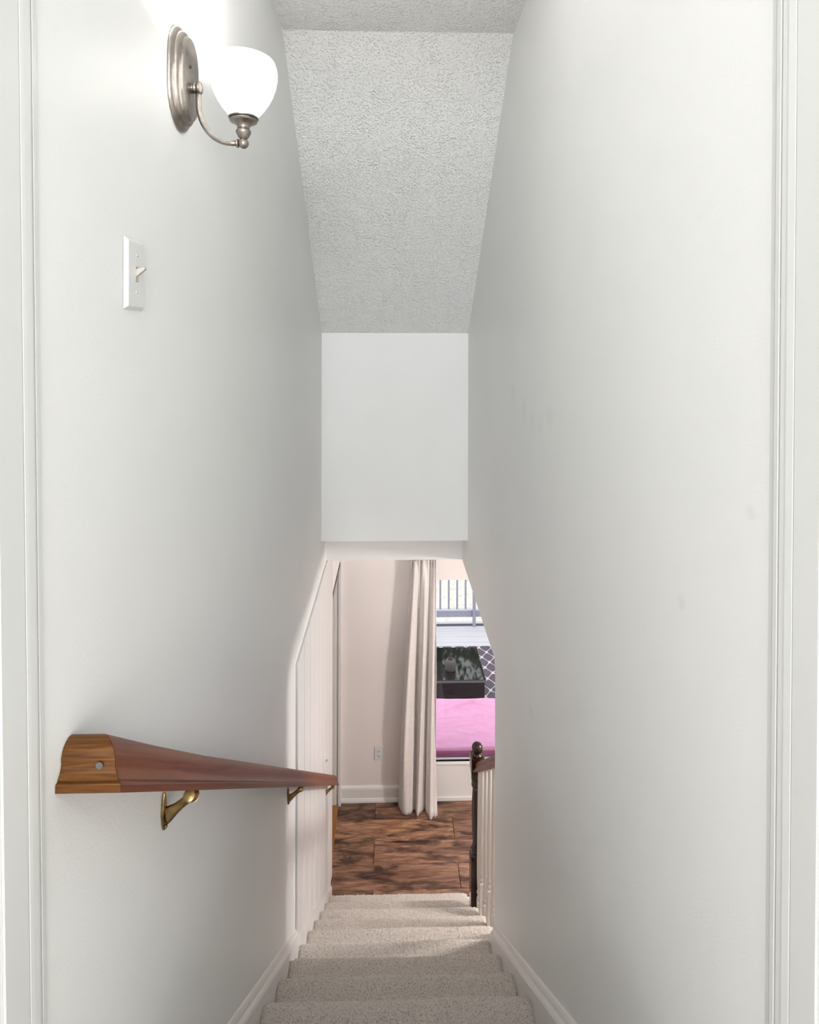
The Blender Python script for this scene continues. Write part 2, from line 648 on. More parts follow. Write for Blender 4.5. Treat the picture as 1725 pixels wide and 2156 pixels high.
# ceilings of the stairwell
bm = bmesh.new()
prism(bm, [(0.60, UC), (D_S, UC), (D_S, UC + .1), (0.60, UC + .1)], 'x', L_X, R_X)
struct(finish(bm, 'ceiling', 'popcorn'), 'level strip of textured white ceiling above the stairs', 'ceiling')
bm = bmesh.new()
prism(bm, [(D_S, UC), (D_H + .01, SB), (D_H + .01, SB + .1), (D_S, UC + .1)], 'x', L_X, R_X)
struct(finish(bm, 'ceiling_slope', 'popcorn'), 'sloped white ceiling with rough popcorn texture going down with the stairs', 'ceiling')

# ------------------------------------------------------------------ door frame around the top of the stairs
def jamb(side, name, label):
    """lining boards fixed on the wall ends; sheared off plumb to follow lens distortion in the image"""
    r = empty(name, (0, 0, UP))
    struct(r, label, 'door frame')
    H = 2.03
    wx = L_X if side < 0 else R_X
    sg = 1 if side < 0 else -1
    lens_shear = .024 if side < 0 else .010  # slant that copies lens distortion into the boards
    y0 = .688 if side < 0 else .690          # line between bead and wall strip at eye level

    def piece(nm, prof, bev):
        bm = bmesh.new()
        prism(bm, [(wx + sg * u, y0 + v) for (u, v) in prof], 'z', 0, H)
        for v in bm.verts:
            v.co.y += lens_shear * ((EYE - UP + .2) - v.co.z) / 1.05
        finish(bm, nm, 'trim', r, bevel=bev)
    if side < 0:
        piece('jamb_board', [(.0002, -.066), (.0030, -.066), (.0030, -.0235), (.0002, -.0235)], .0008)
        piece('stop_bead', [(.0002, -.0225), (.0032, -.0225), (.0036, -.016), (.0036, -.006), (.0032, -.002), (.0002, -.002)], .0006)
        piece('wall_edge_strip', [(.0002, .001), (.0030, .001), (.0024, .010), (.0002, .0125)], .0005)
    else:
        piece('jamb_board', [(.0002, -.068), (.0030, -.068), (.0030, -.0265), (.0002, -.0265)], .0008)
        piece('stop_bead', [(.0002, -.0255), (.0032, -.0255), (.0038, -.014), (.0036, -.012), (.0032, -.010), (.0032, -.002), (.0002, -.002)], .0006)
        piece('wall_edge_strip', [(.0002, .001), (.0034, .001), (.0030, .0095), (.0002, .0105)], .0005)
        piece('caulk_strip', [(.0002, .0125), (.0012, .0125), (.0002, .021)], 0)
    return r


jamb(-1, 'trim_1', 'painted white door jamb along the left edge of the picture')
jamb(1, 'trim_2', 'painted white door jamb along the right edge of the picture')
# door head and hall behind the camera
struct(box('wall_hall_head', -1.3, 1.3, .622, .69, UP + 2.03, UC + .1, 'wall'), 'white wall above the doorway at the head of the stairs', 'wall')
struct(box('wall_hall_front_left', -1.3, L_X, .61, .622, UP, UP + 2.03, 'wall'), 'white hall wall beside the left door jamb', 'wall')
struct(box('wall_hall_front_right', R_X, 1.3, .61, .622, UP, UP + 2.03, 'wall'), 'white hall wall beside the right door jamb', 'wall')
struct(box('wall_hall_left', -1.4, -1.3, -4.6, .69, UP - .2, UC + .1, 'wall'), 'white side wall of the upper hall behind the viewer on the left', 'wall')
struct(box('wall_hall_right', 1.3, 1.4, -4.6, .69, UP - .2, UC + .1, 'wall'), 'white side wall of the upper hall behind the viewer on the right', 'wall')
struct(box('wall_hall_back', -1.4, 1.4, -4.7, -4.6, UP - .2, UC + .1, 'wall'), 'white end wall of the upper hall behind the viewer', 'wall')
w2 = empty('fill_window', (0, -4.6, 4.05))  # window added to frame the unseen fill light
struct(w2, 'unseen window added around the fill light in the upper hall behind the viewer', 'window')
bm = bmesh.new()
for b in ((-.63, -.56, -.70, .70), (.56, .63, -.70, .70), (-.56, .56, -.70, -.63), (-.56, .56, .63, .70)):
    bbox(bm, b[0], b[1], 0.0005, .03, b[2], b[3])
finish(bm, 'window_frame', 'white', w2)
box('pane', -.56, .56, .004, .008, -.63, .63, 'glass', w2)
struct(box('ceiling_hall', -1.4, 1.4, -4.7, .622, UC, UC + .1, 'popcorn'), 'textured ceiling of the upper hall behind the viewer', 'ceiling')
struct(box('floor_hall', -1.3, 1.3, -4.6, D0, UP - .2, UP, 'carpet'), 'beige carpet of the upper hall at the head of the stairs', 'floor')

# ------------------------------------------------------------------ stairs: one carpeted tread per object
stair = empty('staircase', (0, 0, 0))
struct(stair, 'straight flight of beige carpeted stairs running down to the plank floor', 'stairs')


def tread_mesh(name, x0, x1, seed):
    """local: nosing front at y=0, top at z=0, tread goes back to y=-RUN-.03; descending to +y"""
    rnd = random.Random(seed)
    prof = []
    nb = 46
    for i in range(nb + 1):
        prof.append((-(RUN + .02) + (RUN + .02 - .02) * i / nb, 0.0))
    for i in range(1, 7):
        a = math.pi / 2 - i * math.pi / 6
        prof.append((-.02 + .02 * math.cos(a), -.02 + .02 * math.sin(a)))
    prof += [(-.022, -.042), (-.028, -.06), (-.03, -RISE)]
    nx = int((x1 - x0) / .0052)
    bm = bmesh.new()
    grid = []
    for j in range(nx + 1):
        x = x0 + (x1 - x0) * j / nx
        edge = min(x - x0, x1 - x)
        sag = -0.010 * math.exp(-edge / .010)
        row = []
        for (y, z) in prof:
            p = Vector((x, y, z))
            big = noise.noise(Vector((x * 5 + seed, y * 9, seed * 1.7))) * .004
            k = rnd.gauss(0, .0012)
            row.append(bm.verts.new((x + rnd.uniform(-.0015, .0015), y + (big + k) * .6 * (1 if y > -.03 else 0), z + big + k + sag + .006 * math.exp(-((y + .030) / .030) ** 2) * (1 if z > -.03 else 0))))
        grid.append(row)
    for a, b in zip(grid, grid[1:]):
        for i in range(len(prof) - 1):
            bm.faces.new((a[i], b[i], b[i + 1], a[i + 1]))
    # solid back and sides
    me = bpy.data.meshes.new(name)
    bmesh.ops.recalc_face_normals(bm, faces=bm.faces)
    bm.to_mesh(me)
    bm.free()
    for p in me.polygons:
        p.use_smooth = True
    me.materials.append(M['carpet'])
    return me


SK = 0.02
tm_a = [tread_mesh('tread_narrow', L_X + SK, R_X - SK, s) for s in (1, 2, 3)]
tm_b = [tread_mesh('tread_wide', L_X + SK, 0.515, s) for s in (4, 5)]
for n in range(1, 14):
    d = D0 + RUN * n
    z = UP - RISE * n
    me = tm_b[n % 2] if n >= 9 else tm_a[n % 3]
    o = link('stair_tread', me, None, stair, loc=(0, d, z))
# solid body below the carpet
bm = bmesh.new()
pts = [(D0 - .03, 0)]
for n in range(0, 13):
    d = D0 + RUN * n
    z = UP - RISE * n - 0.012
    if n == 0:
        pts.append((D0 - .03, z))
    pts.append((d - .04, z))
    pts.append((d - .04, z - RISE))
pts.append((D0 + RUN * 13 - .04, 0.196 - .012))
pts.append((D0 + RUN * 13 - .04, 0))
prism(bm, pts, 'x', L_X + .001, R_X - .001)
finish(bm, 'stair_body', 'white', stair)
# stringer on the open side
bm = bmesh.new()
pts = [(D_E + .002, 0)]
for n in range(9, 14):
    d = D0 + RUN * n
    z = UP - RISE * n - .014
    pts.append((max(D_E + .002, d - RUN - .04 + .02), z))
    pts.append((d - .02, z))
pts.append((D0 + RUN * 13 - .02, 0))
prism(bm, pts, 'x', R_X, 0.56)
finish(bm, 'stringer', 'white', stair)


# skirting boards that follow the stairs
def skirt(name, wx, sgn, d0, d1, label):
    root = bmesh.new()
    prof = [(0, -.30), (SK, -.30), (SK, .018), (SK - .003, .026), (SK - .010, .034), (SK - .012, .046), (SK - .015, .056), (0, .060)]
    r0, r1 = [], []
    for (u, v) in prof:
        r0.append(root.verts.new((wx + sgn * u, d0, max(0.001, nose(d0) + v))))
        r1.append(root.verts.new((wx + sgn * u, d1, max(0.001, nose(d1) + v))))
    n = len(prof)
    for i in range(n):
        j = (i + 1) % n
        root.faces.new((r0[i], r0[j], r1[j], r1[i]))
    root.faces.new(r0)
    root.faces.new(list(reversed(r1)))
    o = finish(root, name, 'white')
    return struct(o, label, 'baseboard')


skirt('baseboard_left', L_X, 1, D_W, 4.06, 'white moulded skirting climbing beside the stairs under the handrail')
skirt('baseboard_right', R_X, -1, D_W + .02, D_E, 'white moulded skirting climbing beside the stairs below the bare wall')

# ------------------------------------------------------------------ lower room shell
RX1, RY0 = 3.3, 0.9
WX0, WX1, WZ0, WZ1 = 0.24, 2.1, EYE - 3.545, EYE - 2.012
FT = .04             # the window wall is made thin so the cushion shows down to the sill
bm = bmesh.new()
bbox(bm, -1.5, WX0, FAR, FAR + FT, -.2, LC + .1)
bbox(bm, WX1, RX1 + .1, FAR, FAR + FT, -.2, LC + .1)
bbox(bm, WX0, WX1, FAR, FAR + FT, -.2, WZ0)
bbox(bm, WX0, WX1, FAR, FAR + FT, WZ1, LC + .1)
wall_far = struct(finish(bm, 'wall_far', 'wall_room'), 'blush white wall at the foot of the stairs behind the curtain', 'wall')
struct(box('wall_room_right', RX1, RX1 + .1, RY0, FAR + .12, -.2, LC + .1, 'wall_room'), 'side wall of the lower room beyond the banister', 'wall')
struct(box('wall_room_back', R_X + .12, RX1, RY0 - .1, RY0, -.2, LC + .1, 'wall_room'), 'back wall of the lower room beside the stairs', 'wall')
bm = bmesh.new()
bbox(bm, R_X + .12, RX1, RY0, FAR, LC, LC + .1)
bbox(bm, L_X, R_X + .12, D_H2 + .12, FAR, LC, LC + .1)
struct(finish(bm, 'ceiling_room', 'wall'), 'white ceiling of the lower room hidden above the window', 'ceiling')
# little hall left of the stairs foot
struct(box('wall_closet_left', -1.5, -1.4, 3.9, FAR, -.2, 2.5, 'wall_room'), 'wall of the side room seen through the doorway at the stairs foot', 'wall')
struct(box('wall_closet_near', -1.4, L_X - .12, 3.9, 4.0, -.2, 2.5, 'wall_room'), 'near wall of the side room at the stairs foot', 'wall')
struct(box('ceiling_closet', -1.4, L_X - .12, 4.0, FAR, 2.45, 2.5, 'wall'), 'ceiling of the side room at the stairs foot', 'ceiling')

# doorway on the left at the foot of the stairs: oak threshold, brown head lining, white far casing
door = empty('door_1', (L_X, 4.5, 0))
struct(door, 'open doorway at the left foot of the stairs with white casing and oak threshold', 'doorway')
bm = bmesh.new()
for (x0, x1, y0) in ((-.075, -.030, 4.848), (-.030, -.012, 4.856), (-.012, .012, 4.846)):
    bbox(bm, x0, x1, y0 - 4.5, 4.875 - 4.5, 0, 2.032)
finish(bm, 'door_casing', 'white', door, bevel=.002)
box('corner_strip', -.012, .006, 4.876 - 4.5, FAR - 4.5 - .001, 0.0, 2.03, 'white', door)
box('head_lining', -.10, .004, 4.165 - 4.5, 4.846 - 4.5, 2.002, 2.033, 'brown_lining', door)
box('threshold', -.14, -.008, 4.165 - 4.5, 4.846 - 4.5, .0, .014, 'oak', door, bevel=.003)

# baseboard of the far wall
bm = bmesh.new()
prof = [(FAR, 0.0), (FAR - .022, 0.0), (FAR - .022, .014), (FAR - .016, .030), (FAR - .012, .034), (FAR - .012, .095), (FAR - .016, .100), (FAR - .014, .118), (FAR - .006, .130), (FAR, .132)]
prism(bm, prof, 'x', L_X + .006, WX0 + .12)
struct(finish(bm, 'baseboard_far', 'white'), 'white moulded baseboard under the outlet on the far wall', 'baseboard')

# window: panelled apron, sill, frame, pane
win = empty('window_1', ((WX0 + WX1) / 2, FAR, WZ0))
struct(win, 'large low window beside the curtain looking onto the deck', 'window')
ox, oy, oz = win.location
box('apron_panel', WX0 + .121 - ox, WX1 + .1 - ox, -.012, 0.0, .03 - oz, WZ0 - .012 - oz, 'white', win)
box('apron_shoe', WX0 + .121 - ox, WX1 + .1 - ox, -.022, -.012, 0.0 - oz, .036 - oz, 'white', win, bevel=.005)
box('sill', WX0 - .03 - ox, WX1 + .03 - ox, -.024, .018, -.014, 0.0, 'white', win, bevel=.003)
box('gasket', WX0 + .022 - ox, WX1 - .022 - ox, .012, .017, .0005, .005, 'dark', win)
bm = bmesh.new()
fw = .022
for b in ((WX0, WX0 + fw, WZ0, WZ1), (WX1 - fw, WX1, WZ0, WZ1), (WX0 + fw, WX1 - fw, WZ0, WZ0 + .008), (WX0 + fw, WX1 - fw, WZ1 - .008, WZ1)):
    bbox(bm, b[0] - ox, b[1] - ox, .018, .036, b[2] - oz, b[3] - oz)
finish(bm, 'window_frame', 'white', win)
box('pane', WX0 + fw - ox, WX1 - fw - ox, .024, .028, WZ0 + .008 - oz, WZ1 - .008 - oz, 'glass', win)

# ------------------------------------------------------------------ plank floor
floor = box('floor', -1.4, RX1, RY0, FAR, -.2, -.012, 'dark')
struct(floor, 'rustic brown wood plank floor at the foot of the stairs', 'floor')
PW, PL = .2015, 1.245
pm = {}


def plank_mesh(x0, x1, y0, y1):
    w, h = round(x1 - x0, 3), round(y1 - y0, 3)
    if (w, h) not in pm:
        b = bmesh.new()
        bbox(b, 0.0014, w - .0014, .0014, h - .0014, -.0119, 0)
        es = [e for e in b.edges if all(v.co.z > -.001 for v in e.verts)]
        bmesh.ops.bevel(b, geom=es, offset=.0026, segments=1, affect='EDGES')
        me = bpy.data.meshes.new('plank')
        b.to_mesh(me)
        b.free()
        me.materials.append(M['plank'])
        pm[(w, h)] = me
    return pm[(w, h)]


tint = {(0, -1.365): (0.55, 0.52, 0.52), (0, -.12): (.95, .9, .9), (1, -.74): (1.55, 1.5, 1.35), (1, .505): (1.0, .95, 1.0),
        (2, -1.365): (1.35, 1.3, 1.2), (2, -.12): (1.2, 1.15, 1.15), (3, -.74): (1.0, .92, .9), (3, .505): (1.25, 1.2, 1.3)}
rows = []
y1 = FAR
for r in range(20):
    y0 = 4.708 - PW * r
    if y0 < RY0:
        y0 = RY0
    off = -.12 if r % 2 == 0 else .505
    xs = [off + PL * k for k in range(-3, 4)]
    xs = [x for x in xs if -1.4 < x < RX1]
    xs = [-1.4] + xs + [RX1]
    rnd = random.Random(r)
    for a, b in zip(xs, xs[1:]):
        if y1 < 3.78 and b < R_X:      # below the stairs
            continue
        o = link('plank', plank_mesh(a, b, y0, y1), None, floor, loc=(a, y0, 0))
        t = None
        for (rr, xx), c in tint.items():
            if rr == r and (abs(xx - a) < .05 or (xx < -.7 and a == -1.4 and xx < 0 and abs(b - (xx + PL)) < .05)):
                t = c
        if t is None:
            k = rnd.uniform(.75, 1.35)
            t = (k, k * rnd.uniform(.93, 1.0), k * rnd.uniform(.9, 1.0))
        o.color = (t[0], t[1], t[2], 1)
    y1 = y0
    if y0 <= RY0:
        break

# ------------------------------------------------------------------ handrail on the left wall
HR_Z = EYE - .568
HR_D = .74
SL = .76
rail = empty('handrail', (L_X, HR_D, HR_Z))
tag(rail, 'glossy brown wooden handrail on antique brass brackets along the left stairwell wall', 'handrail')
W_R = .062
half = [(0, 0), (0, .0095), (.0012, .0108), (.0050, .0112), (.0050, .0135), (.0085, .0165), (.0115, .021), (.0130, .027), (.0130, .034), (.0150, .0405), (.0185, .0455), (.024, .049), (.031, .0505)]
prof = half + [(W_R - u, v) for (u, v) in reversed(half[:-1])]
OUT = .082        # outer side of the rail from the wall
LEN = 3.13


def strip_between(name, A, B, mat, parent):
    bm = bmesh.new()
    a = [bm.verts.new(p) for p in A]
    b = [bm.verts.new(p) for p in B]
    n = len(A)
    for i in range(n):
        j = (i + 1) % n
        bm.faces.new((a[i], a[j], b[j], b[i]))
    bm.faces.new(a)
    bm.faces.new(list(reversed(b)))
    return finish(bm, name, mat, parent, angle=math.radians(28))


g = .0004
A = [(0.0005, u, v) for (u, v) in prof]
Bm = [(OUT - u - g, u, v) for (u, v) in prof]
o = strip_between('return_end', A, Bm, 'rail_end', rail)
o['label'] = 'yellower oak end piece turned back to the wall'
rings = []
bm = bmesh.new()
for t in (0.0, .04, .09, .14, .20, .28, .4, 1.0, 2.0, LEN):
    ring = []
    for (u, v) in prof:
        y = u + g + (LEN - u) * (t / LEN)
        k = max(0.0, 1 - t / .4)
        ring.append(bm.verts.new((OUT - u, y, v * (1 + .34 * (1 - k)) - SL * y + SL * u * k)))
    rings.append(ring)
npf = len(prof)
for ra_, rb_ in zip(rings, rings[1:]):
    for q in range(npf):
        w_ = (q + 1) % npf
        bm.faces.new((ra_[q], ra_[w_], rb_[w_], rb_[q]))
bm.faces.new(rings[0])
bm.faces.new(list(reversed(rings[-1])))
finish(bm, 'rail', 'rail', rail, angle=math.radians(28))
# screw in the near face of the return
bm = bmesh.new()
lathe(bm, [(.0001, .0), (.0032, .0), (.0045, -.0012), (.0045, -.003)], 18)
for v in bm.verts:
    v.co = Vector((v.co.x, -v.co.z * -1, v.co.y))
sc = finish(bm, 'screw', 'screw', rail, loc=(.050, .0126, .0275))
bm = bmesh.new()
bbox(bm, -.0024, .0024, -.0003, .0006, -.0005, .0005)
bbox(bm, -.0005, .0005, -.0003, .0006, -.0024, .0024)
finish(bm, 'screw_slot', 'dark', sc, loc=(0, -.0003, 0))


def bracket(d):
    zr = -SL * (d - HR_D)
    b = empty('bracket', (0, d - HR_D, zr))
    b.parent = rail
    # wall plate: long pointed oval
    bm = bmesh.new()
    out = []
    for i in range(24):
        a = 2 * math.pi * i / 24
        s_ = math.sin(a)
        out.append((.010 * math.cos(a) * (1 - .25 * abs(s_)), -.038 + .035 * s_))
    prism(bm, out, 'x', 0.0005, .006)
    finish(bm, 'wall_plate', 'brass', b, bevel=.002)
    # arm: flattened web that rises from the plate to the saddle
    bm = bmesh.new()
    path = [(.004, -.046, .017, .0065), (.012, -.043, .0135, .0062), (.024, -.034, .0095, .006), (.036, -.024, .0080, .006), (.046, -.016, .0080, .0065), (.052, -.011, .008, .007)]
    prev = None
    for (x, z, hh, ww) in path:
        ring = []
        for k in range(12):
            a = 2 * math.pi * k / 12
            ring.append(bm.verts.new((x - .35 * hh * math.sin(a), ww * math.cos(a), z + hh * math.sin(a))))
        if prev:
            for k in range(12):
                m_ = (k + 1) % 12
                bm.faces.new((prev[k], prev[m_], ring[m_], ring[k]))
        else:
            bm.faces.new(list(reversed(ring)))
        prev = ring
    bm.faces.new(prev)
    finish(bm, 'arm', 'brass', b, smooth=True)
    # saddle: stubby barrel under the rail
    bm = bmesh.new()
    dirv = Vector((0, 1, -SL)).normalized()
    c0 = Vector((.053, 0, -.0135))
    c0.z = -.0095
    prof_b = [(-.017, .0085), (-.016, .0105), (-.008, .0112), (.010, .0112), (.0115, .0098), (.013, .0098), (.0135, .0112), (.018, .0105), (.0195, .008)]
    tube(bm, [c0 + dirv * t for (t, r) in prof_b], [r for (t, r) in prof_b], 18)
    finish(bm, 'saddle', 'brass', b, angle=math.radians(40))
    bm = bmesh.new()
    lathe(bm, [(.0001, 0), (.0035, 0), (.0035, .0022), (.002, .003)], 12)
    for v in bm.verts:
        v.co = Vector((v.co.z, v.co.x, v.co.y))
    finish(bm, 'plate_screw', 'brass', b, loc=(.006, 0, -.066))


for d in (1.085, 2.40, 3.74):
    bracket(d)

# ------------------------------------------------------------------ wall lamp
SY, SZ = 1.160, EYE + .516
lamp = empty('wall_sconce', (L_X, SY, SZ))
tag(lamp, 'lit wall lamp with frosted white glass shade and brushed nickel arm', 'wall lamp')


def stadium(w, h, n=14):
    """outline in (y,z): straight sides with elliptical ends"""
    pts = []
    ry = w / 2
    rz = min(h / 2 * .8, w * .64)
    for i in range(n + 1):
        a = math.pi * i / n
        pts.append((ry * math.cos(a), h / 2 - rz + rz * math.sin(a)))
    for i in range(n + 1):
        a = math.pi + math.pi * i / n
        pts.append((ry * math.cos(a), -h / 2 + rz + rz * math.sin(a)))
    return pts


bm = bmesh.new()
layers = [(.122, .204, 0.0005), (.122, .204, .004), (.117, .199, .0075), (.106, .188, .0095), (.103, .185, .0105), (.101, .183, .0145),
          (.096, .178, .0175), (.086, .168, .019), (.083, .165, .020), (.081, .163, .0235), (.076, .158, .026), (.070, .152, .0262)]
prev = None
for (w, h, x) in layers:
    ring = [bm.verts.new((x, p[0], p[1])) for p in stadium(w, h)]
    if prev:
        for i in range(len(ring)):
            j = (i + 1) % len(ring)
            bm.faces.new((prev[i], prev[j], ring[j], ring[i]))
    prev = ring
bm.faces.new(prev)
finish(bm, 'backplate', 'nickel', lamp, angle=math.radians(40))
for (yy, zz) in ((-.012, .020),):
    bm = bmesh.new()
    lathe(bm, [(.0001, 0), (.003, 0), (.003, .002)], 12)
    for v in bm.verts:
        v.co = Vector((v.co.z, v.co.x, v.co.y))
    finish(bm, 'plate_screw', 'dark', lamp, loc=(.0262, yy, zz))
# knob on the plate
kz = -.016
bm = bmesh.new()
lathe(bm, [(.009, 0), (.0105, .003), (.0085, .006), (.0105, .009), (.0105, .013), (.0085, .015), (.010, .018), (.0125, .024), (.0125, .029), (.010, .034), (.005, .037), (.0003, .038)], 24)
for v in bm.verts:
    v.co = Vector((v.co.z * .55 + .0255, v.co.x, v.co.y + kz))
finish(bm, 'plate_knob', 'nickel', lamp, smooth=True)
# curved arm
AX = .127
az = -.124
pts = [(.038, 0, kz - .006), (.0385, 0, kz - .022)]
for i in range(1, 13):
    a = math.pi / 2 * i / 12
    pts.append((.0385 + .064 * (1 - math.cos(a)), 0, kz - .030 - (abs(az) + kz - .030) * math.sin(a)))
pts.append((AX - .008, 0, az))
bm = bmesh.new()
tube(bm, pts, .0052, 16)
finish(bm, 'arm', 'nickel', lamp, smooth=True)
# end ball and collar
bm = bmesh.new()
pr = [(.0002, -.0105)] + [(.0105 * math.cos(t), .0105 * math.sin(t)) for t in [(-80 + 16 * i) * math.pi / 180 for i in range(11)]] + [(.0002, .0105)]
lathe(bm, pr, 24, cap=False)
finish(bm, 'end_ball', 'nickel', lamp, smooth=True, loc=(AX, 0, az))
bm = bmesh.new()
lathe(bm, [(.006, 0), (.0085, .001), (.0085, .004), (.006, .005)], 20)
for v in bm.verts:
    v.co = Vector((v.co.z, v.co.x, v.co.y))
finish(bm, 'arm_collar', 'nickel', lamp, smooth=False, loc=(AX - .014, 0, az))
# cup that carries the shade
bm = bmesh.new()
lathe(bm, [(.004, .006), (.007, .009), (.011, .013), (.0125, .017), (.0145, .020), (.0150, .024), (.0125, .0275), (.0115, .030), (.013, .034),
           (.0165, .038), (.022, .0405), (.0265, .043), (.0275, .046), (.0255, .0475), (.0290, .0485), (.0295, .0505), (.027, .052), (.0255, .0525)], 36)
finish(bm, 'cup', 'nickel', lamp, loc=(AX, 0, az), angle=math.radians(50))
# shade (open at the top)
sp = [(.0265, .052), (.031, .060), (.041, .078), (.050, .098), (.0575, .120), (.0625, .142), (.0655, .164), (.0660, .180), (.0645, .196), (.0615, .2085), (.0595, .213)]
sp = [(r, .052 + (z - .052) * .110 / .161) for (r, z) in sp]
inner = [(r - .0032, z) for (r, z) in reversed(sp)]
inner[-1] = (.0225, .0535)
bm = bmesh.new()
lathe(bm, sp + inner, 48, cap=False)
sh = finish(bm, 'glass_shade', 'shade', lamp, smooth=True, loc=(AX, 0, az))
sh['label'] = 'frosted white glass shade, lit'
# bulb light inside the shade
bl = bpy.data.lights.new('sconce_bulb', 'POINT')
bl.energy = SCONCE_BULB_W
bl.color = (1.0, 0.985, 0.96)
bl.shadow_soft_size = .03
blo = bpy.data.objects.new('sconce_bulb', bl)
COL.objects.link(blo)
blo.parent = lamp
blo.location = (AX, 0, az + .125)


# ------------------------------------------------------------------ switches and outlet
def switch(name, loc, label, tilt=0.0):
    r = empty(name, loc)
    tag(r, label, 'light switch')
    bm = bmesh.new()
    bbox(bm, 0.0006, .0062, -.036, .036, -.058, .058)
    for v in bm.verts:
        if v.co.x > .003:
            v.co.y *= .80
            v.co.z *= .90
    p = finish(bm, 'cover_plate', 'plastic', r, bevel=.0012)
    bm = bmesh.new()
    bbox(bm, .0058, .0068, -.0052, .0052, -.0125, .0125)
    finish(bm, 'toggle_slot', 'ivory', p)
    bm = bmesh.new()
    prism(bm, [(.004, -.006), (.004, .008), (.020, .0125), (.021, .0085)], 'y', -.0042, .0042)
    t = finish(bm, 'toggle', 'ivory', r, bevel=.001)
    for zz in (.030, -.030):
        bm = bmesh.new()
        lathe(bm, [(.0001, .0008), (.0024, .0005), (.003, -.001)], 14)
        for v in bm.verts:
            v.co = Vector((v.co.z + .0064, v.co.x, v.co.y))
        s = finish(bm, 'plate_screw', 'plastic', r, loc=(0, 0, zz))
        bm = bmesh.new()
        bbox(bm, .0067, .0074, -.0022, .0022, -.0004, .0004)
        finish(bm, 'screw_slot', 'dark', s)
    return r


switch('light_switch', (L_X, .957, EYE + .108), 'white toggle light switch below the lit wall lamp')
switch('light_switch', (L_X + .010, 3.66, EYE - 2.636), 'small distant white light switch just above the far end of the handrail')

ot = empty('wall_outlet', ((795.5 - 819) * FAR / 1224, FAR, EYE - 865 * FAR / 1224))
tag(ot, 'white double electrical outlet low on the far wall left of the curtain', 'outlet')
bm = bmesh.new()
bbox(bm, -.036, .036, -.006, -.0005, -.058, .058)
finish(bm, 'cover_plate', 'plastic', ot, bevel=.002)
for zz in (.0215, -.0215):
    bm = bmesh.new()
    pts = []
    for i in range(24):
        a = 2 * math.pi * i / 24
        pts.append((.0175 * math.cos(a), max(-.0135, min(.0135, .0175 * math.sin(a)))))
    prism(bm, pts, 'y', -.0085, -.006)
    s = finish(bm, 'socket', 'plastic', ot, loc=(0, 0, zz))
    for xx in (-.0065, .0065):
        box('slot', xx - .0016, xx + .0016, -.009, -.0084, -.0035, .006, 'dark', s)
    bm = bmesh.new()
    lathe(bm, [(.0028, -.0084), (.0028, -.009)], 12)
    for v in bm.verts:
        v.co = Vector((v.co.x, v.co.z, v.co.y - .0085))
    finish(bm, 'ground_hole', 'dark', s)

# ------------------------------------------------------------------ banister on the open side
BX = .528
ban = empty('banister', (BX, 3.50, 0))
tag(ban, 'short stair banister with dark newel post and white turned balusters', 'banister')
NZ = UP - RISE * 12
nw = empty('newel_post', (0, 0, 0))
nw.parent = ban
box('base_block', -.042, .042, -.042, .042, NZ - .003, .765, 'newel', nw, bevel=.004)
bm = bmesh.new()
lathe(bm, [(.040, .765), (.040, .775), (.030, .785), (.036, .80), (.038, .812), (.030, .825), (.026, .85), (.031, .92), (.034, 1.0), (.033, 1.08), (.029, 1.16),
           (.027, 1.175), (.034, 1.185), (.036, 1.195), (.034, 1.205), (.028, 1.212), (.036, 1.222), (.036, 1.235)], 28)
finish(bm, 'turned_shaft', 'newel', nw, angle=math.radians(50))
bm = bmesh.new()
vs = bbox(bm, -.041, .041, -.041, .041, 1.235, 1.37)
for v in bm.verts:
    if v.co.z < 1.3:
        v.co.x *= .78
        v.co.y *= .78
es = [e for e in bm.edges if abs(e.verts[0].co.z - e.verts[1].co.z) > .1]
bmesh.ops.subdivide_edges(bm, edges=es, cuts=1)
for v in bm.verts:
    if 1.29 < v.co.z < 1.32:
        v.co.x = math.copysign(.041, v.co.x)
        v.co.y = math.copysign(.041, v.co.y)
        v.co.z = 1.275
finish(bm, 'top_block', 'newel', nw, bevel=.003)
bm = bmesh.new()
pr = [(.030, 1.37), (.030, 1.376), (.022, 1.380), (.018, 1.384)] + [(.034 * math.cos(t), 1.413 + .034 * math.sin(t)) for t in [(-55 + 14 * i) * math.pi / 180 for i in range(11)]] + [(.0003, 1.447)]
lathe(bm, pr, 28)
finish(bm, 'ball_finial', 'newel', nw, smooth=True)
# rail
rz0 = 1.365      # top of the rail at d = 3.45
prof2 = [(u - W_R / 2, v * 1.25) for (u, v) in prof]
bm = bmesh.new()
ra, rb = [], []
for (u, v) in prof2:
    ra.append(bm.verts.new((u, D_E + .001 - 3.5, rz0 - .063 + v + (3.45 - D_E) * RISE / RUN)))
    rb.append(bm.verts.new((u, 3.458 - 3.5, rz0 - .063 + v + (3.45 - 3.458) * RISE / RUN)))
n = len(prof2)
for i in range(n):
    j = (i + 1) % n
    bm.faces.new((ra[i], ra[j], rb[j], rb[i]))
bm.faces.new(ra)
bm.faces.new(list(reversed(rb)))
finish(bm, 'rail', 'bannister', ban, angle=math.radians(35))


